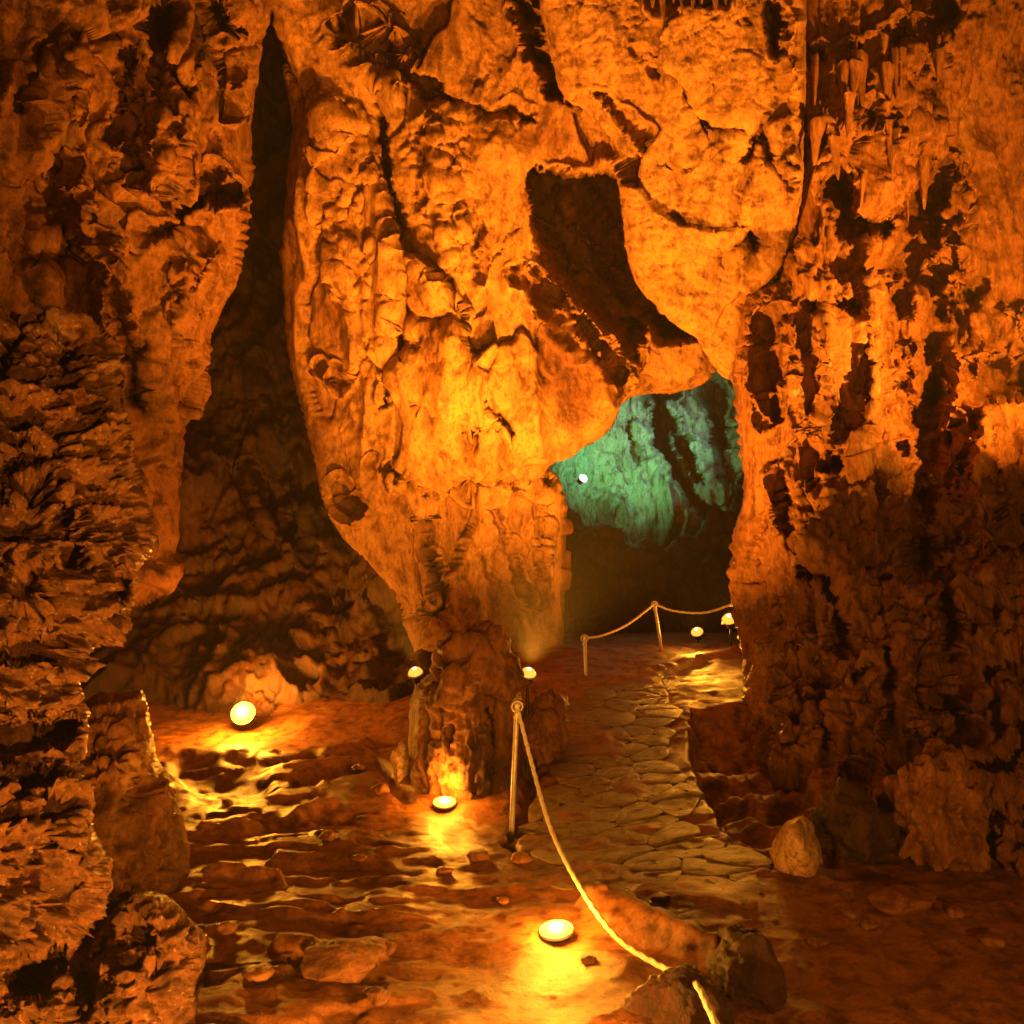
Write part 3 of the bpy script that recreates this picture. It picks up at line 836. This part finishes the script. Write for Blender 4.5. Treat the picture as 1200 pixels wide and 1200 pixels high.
def lamp(px, py, d, aim, size, energy, label, color=ORANGE, cone=170, lens=M_lens, lift=.06, blend=1.0, radius=.06, dome=.35, laim=None, kind="SPOT", back=0, group="amber floodlights around the cave floor"):
    """a bell-shaped floodlight whose domed lens shows at (px,py); aim is the world direction it faces"""
    p = at(px, py, d)
    a = Vector(aim).normalized(); b = Vector(laim or aim).normalized()
    t = empty("floodlight", p); tag(t, label, "lamp", group)
    q = Vector((0, 0, 1)).rotation_difference(a)
    prof = [(size * math.cos(u), size * dome * math.sin(u)) for u in [0, .3, .6, .9, 1.2, 1.45, 1.5705]]
    parts = [lathe("housing", [(size * .30, -size * 1.5), (size * .62, -size * 1.35), (size * .72, -size * .6), (size * .98, -.014), (size * 1.05, -0.004), (size * 1.04, .002), (size * .98, -.006)], M_black, t),
             lathe("lens", prof, lens, t), lathe("glowing_core", [(size * .55 * math.cos(u), size * dome * .25 + size * max(dome, .5) * .85 * math.sin(u)) for u in [0, .4, .8, 1.2, 1.5705]], M_core if lens is M_lens else lens, t),
             lathe("bezel", [(size * 1.0, -.008), (size * 1.10, -.004), (size * 1.12, .006), (size * 1.05, .012), (size * .99, .004)], M_metal, t)]
    for o in parts:
        o.rotation_mode = "QUATERNION"; o.rotation_quaternion = q
    s = box("bracket", (size * 2.4, .02, .015), (0, 0, 0), M_black, t); s.location = -a * size * .8
    g = ground(p[0], p[1])
    if 0.03 < p[2] - g < 1.0:
        st = lathe("stake", [(.012, -(p[2] - g) - .05), (.012, 0)], M_black, t, 8); st.location = -a * size * .8
    L = bpy.data.lights.new("bulb", kind)
    L.energy = energy; L.color = color; L.shadow_soft_size = radius
    if kind == "SPOT": L.spot_size = R(cone); L.spot_blend = blend
    lo = bpy.data.objects.new("bulb", L); C.objects.link(lo); lo.parent = t
    lo.location = a * (size * dome + radius + .01)
    lo.rotation_mode = "QUATERNION"; lo.rotation_quaternion = Vector((0, 0, -1)).rotation_difference(b)
    if back:  # extra unseen spot added to throw a halo on the rock behind
        halo_spot = bpy.data.lights.new("bulb", "SPOT")
        halo_spot.energy = back; halo_spot.color = color; halo_spot.spot_size = R(105); halo_spot.spot_blend = 1; halo_spot.shadow_soft_size = radius
        halo_spot_o = bpy.data.objects.new("bulb", halo_spot); C.objects.link(halo_spot_o); halo_spot_o.parent = t
        halo_spot_o.location = (0, size * 1.6, size * 1.2)
        halo_spot_o.rotation_mode = "QUATERNION"; halo_spot_o.rotation_quaternion = Vector((0, 0, -1)).rotation_difference(Vector((0, .95, .3)).normalized())
    return t


lamp(285, 836, 7.85, (.05, -.75, .45), .10, 160, "brightest round floodlight glowing above the pool floor on the left", AMBER, kind="POINT", dome=.7, back=380, radius=.1)
lamp(487, 789, 6.6, (-.1, -.5, .8), .055, 1700, "small floodlight just left of the stalagmite stump top", AMBER, cone=88, dome=.9, laim=(-.7, 1.2, 4.6))
lamp(619, 790, 6.5, (.1, -.5, .8), .058, 3100, "small floodlight just right of the stalagmite stump top", AMBER, cone=128, dome=.9, laim=(.8, 1.9, 4.2))
lamp(521, 941, float(to_px(on_floor(521, 941)[None])[2][0]) - .05, (.0, -.2, .95), .07, 26, "floodlight lying in front of the base of the stalagmite stump", AMBER, kind="POINT")
t = on_floor(652, 1091)
lamp(652, 1091, float(to_px(t[None])[2][0]) - .04, (-.1, -.1, .95), .07, 30, "floodlight set in the mud floor beside the sagging rope", AMBER, kind="POINT")
lamp(650, 1235, 2.75, (-.2, .1, .9), .08, 42, "floodlight at the bottom edge in front of the rope", WARM, kind="POINT")
lamp(817, 741, 10.2, (-.3, -.6, .7), .07, 150, "left of the two small floodlights at the far end of the path", AMBER, cone=170, dome=.8)
lamp(855, 726, 9.6, (-.3, -.6, .7), .08, 170, "right of the two small floodlights at the far end, nearest the column", AMBER, cone=170, dome=.8)
lamp(1335, 440, 6.0, (-.1, .5, .9), .09, 1500, "floodlight on the ledge outside the frame below the upper right wall", AMBER, cone=160, laim=(-.35, .6, .7))
lamp(683, 561, 16.5, (.4, -.6, .4), .09, 560, "tiny white green lamp below the far chamber wall", GREEN, cone=120, lens=M_lensg, dome=.8, laim=(.35, .8, .55), group=None)
lamp(880, 395, 17.6, (-.5, -.3, -.6), .09, 260, "cyan floodlight hanging out of sight above the far chamber", CYAN, cone=95, lens=M_lensg, laim=(-.55, .6, -.35), group=None)
# unseen floodlights: fill added behind the camera, and one lighting the crag
for x, y, z, e, lab in ((1.5, -0.5, .98, 520, "unseen fill floodlight added behind the viewpoint to the right"), (-.25, 1.4, .12, 430, "floodlight on the floor below the frame beneath the crag")):
    q1, q2, q3 = to_px(np.array([[x, y, z]]))
    lamp(q1[0], q2[0], q3[0], (-.2 if x > 0 else -.8, .7, .4), .09, e, lab, WARM, cone=165)

# ------------------------------------------------------------------ posts and ropes
def tube_pts(pts, r, k=8, twist=0.0, lump=0.0):
    pts = [Vector(p) for p in pts]; V, Q = [], []
    up = Vector((0, 0, 1))
    L = 0
    for i, p in enumerate(pts):
        if i: L += (p - pts[i - 1]).length
        tg = (pts[min(i + 1, len(pts) - 1)] - pts[max(i - 1, 0)]).normalized()
        s = tg.cross(up if abs(tg.z) < .95 else Vector((1, 0, 0))).normalized(); n = s.cross(tg)
        for j in range(k):
            a = 2 * math.pi * j / k
            rr = r * (1 + lump * math.cos(3 * a + twist * L))
            V.append(p + s * rr * math.cos(a) + n * rr * math.sin(a))
    for i in range(len(pts) - 1):
        for j in range(k):
            Q.append((i * k + j, i * k + (j + 1) % k, (i + 1) * k + (j + 1) % k, (i + 1) * k + j))
    return np.array([v[:] for v in V]), np.array(Q)


def post(px, py_top, py_foot, d, label):
    top = at(px[0], py_top, d); foot = at(px[1], py_foot, d)
    foot[2] = min(foot[2], ground(foot[0], foot[1]))
    t = empty("rope_post", tuple(foot)); tag(t, label, "post", "metal posts carrying the rope")
    v = Vector(top - foot)
    V, Q = tube_pts([v * (i / 8) - Vector((0, 0, .06)) * (i == 0) for i in range(9)], .017, 10)
    link("pole", np_mesh("pole", V, Q), t, M_metal)
    e = lathe("eye_ring", [(.034, -.012), (.040, 0), (.034, .012), (.026, 0), (.034, -.012)], M_metal, t, 14); e.location = v; e.rotation_euler = (R(90), 0, 0)
    lathe("base_plate", [(.001, .018), (.07, .016), (.085, .004), (.085, -.03)], M_metal, t, 14)
    return Vector(top)


p1 = post((606, 599), 828, 968, 5.3, "nearest leaning metal rope post right of the stump")
p2 = post((685, 687), 748, 800, 8.4, "short metal rope post at the left end of the far rope")
p3 = post((767, 776), 708, 768, 9.6, "far metal rope post at the peak of the rope")


def spline(ctrl, n=160):
    c = np.array(ctrl); c = np.vstack([2 * c[0] - c[1], c, 2 * c[-1] - c[-2]])
    out = []
    m = len(c) - 3
    for i in range(n + 1):
        u = i / n * m; k = min(int(u), m - 1); t = u - k
        a, b, d, e = c[k], c[k + 1], c[k + 2], c[k + 3]
        out.append(.5 * (2 * b + (d - a) * t + (2 * a - 5 * b + 4 * d - e) * t * t + (3 * b - a - 3 * d + e) * t ** 3))
    return out


def rope(ctrl, r, label, n=260):
    pts = spline([at(*c) if not isinstance(c, Vector) else np.array(c) for c in ctrl], n)
    V, Q = tube_pts(pts, r, 12, twist=2 * math.pi / (r * 7), lump=.15)
    o = tag(link("rope", np_mesh("rope", V, Q), None, M_rope), label, "rope", "ropes strung beside the path")
    for c in ctrl:
        if isinstance(c, Vector):
            kn = boulder("knot", c, (r * 2.1, r * 2.1, r * 2.4), M_rope, int(c[1] * 10), 3, .15, parent=o)
            e = [np.array(c) + np.array([.02 * math.sin(i), -r * 1.5, -.012 * i]) for i in range(7)]
            V, Q = tube_pts(e, r * .6, 8); link("rope_end", np_mesh("rope_end", V, Q), o, M_rope)
    return o


rope([p1, (622, 890, 5.0), (645, 970, 4.5), (680, 1040, 4.0), (722, 1098, 3.6), (770, 1130, 3.3), (812, 1150, 3.0), (832, 1185, 2.75), (850, 1225, 2.6)], .0115, "thick pale rope sagging from the near post to the bottom edge", 420)
rope([p2, (705, 745, 8.6), (735, 732, 9.1), p3], .0115, "far pale rope rising from the short post to the far post")
rope([p3, (790, 716, 9.5), (825, 718, 9.3), (858, 708, 9.1), (872, 700, 8.9)], .0115, "far pale rope sagging from the far post to the right column")

# ------------------------------------------------------------------ thin haze: added to give the lamps halos like camera bloom
bm = bmesh.new(); bmesh.ops.create_cube(bm, size=1)
me = bpy.data.meshes.new("haze"); bm.to_mesh(me); bm.free()
hz = link("haze", me); hz.scale = (34, 46, 22); hz.location = (0, 12, 4); tag(hz, kind="stuff")
m = bpy.data.materials.new("thin haze"); m.use_nodes = True
nt = m.node_tree; nt.nodes.clear()
vo = nt.nodes.new("ShaderNodeVolumePrincipled"); vo.inputs["Color"].default_value = (.9, .9, .9, 1); vo.inputs["Density"].default_value = 0.0018
ou = nt.nodes.new("ShaderNodeOutputMaterial"); nt.links.new(vo.outputs[0], ou.inputs["Volume"])
me.materials.append(m)
scene.cycles.volume_bounces = 0
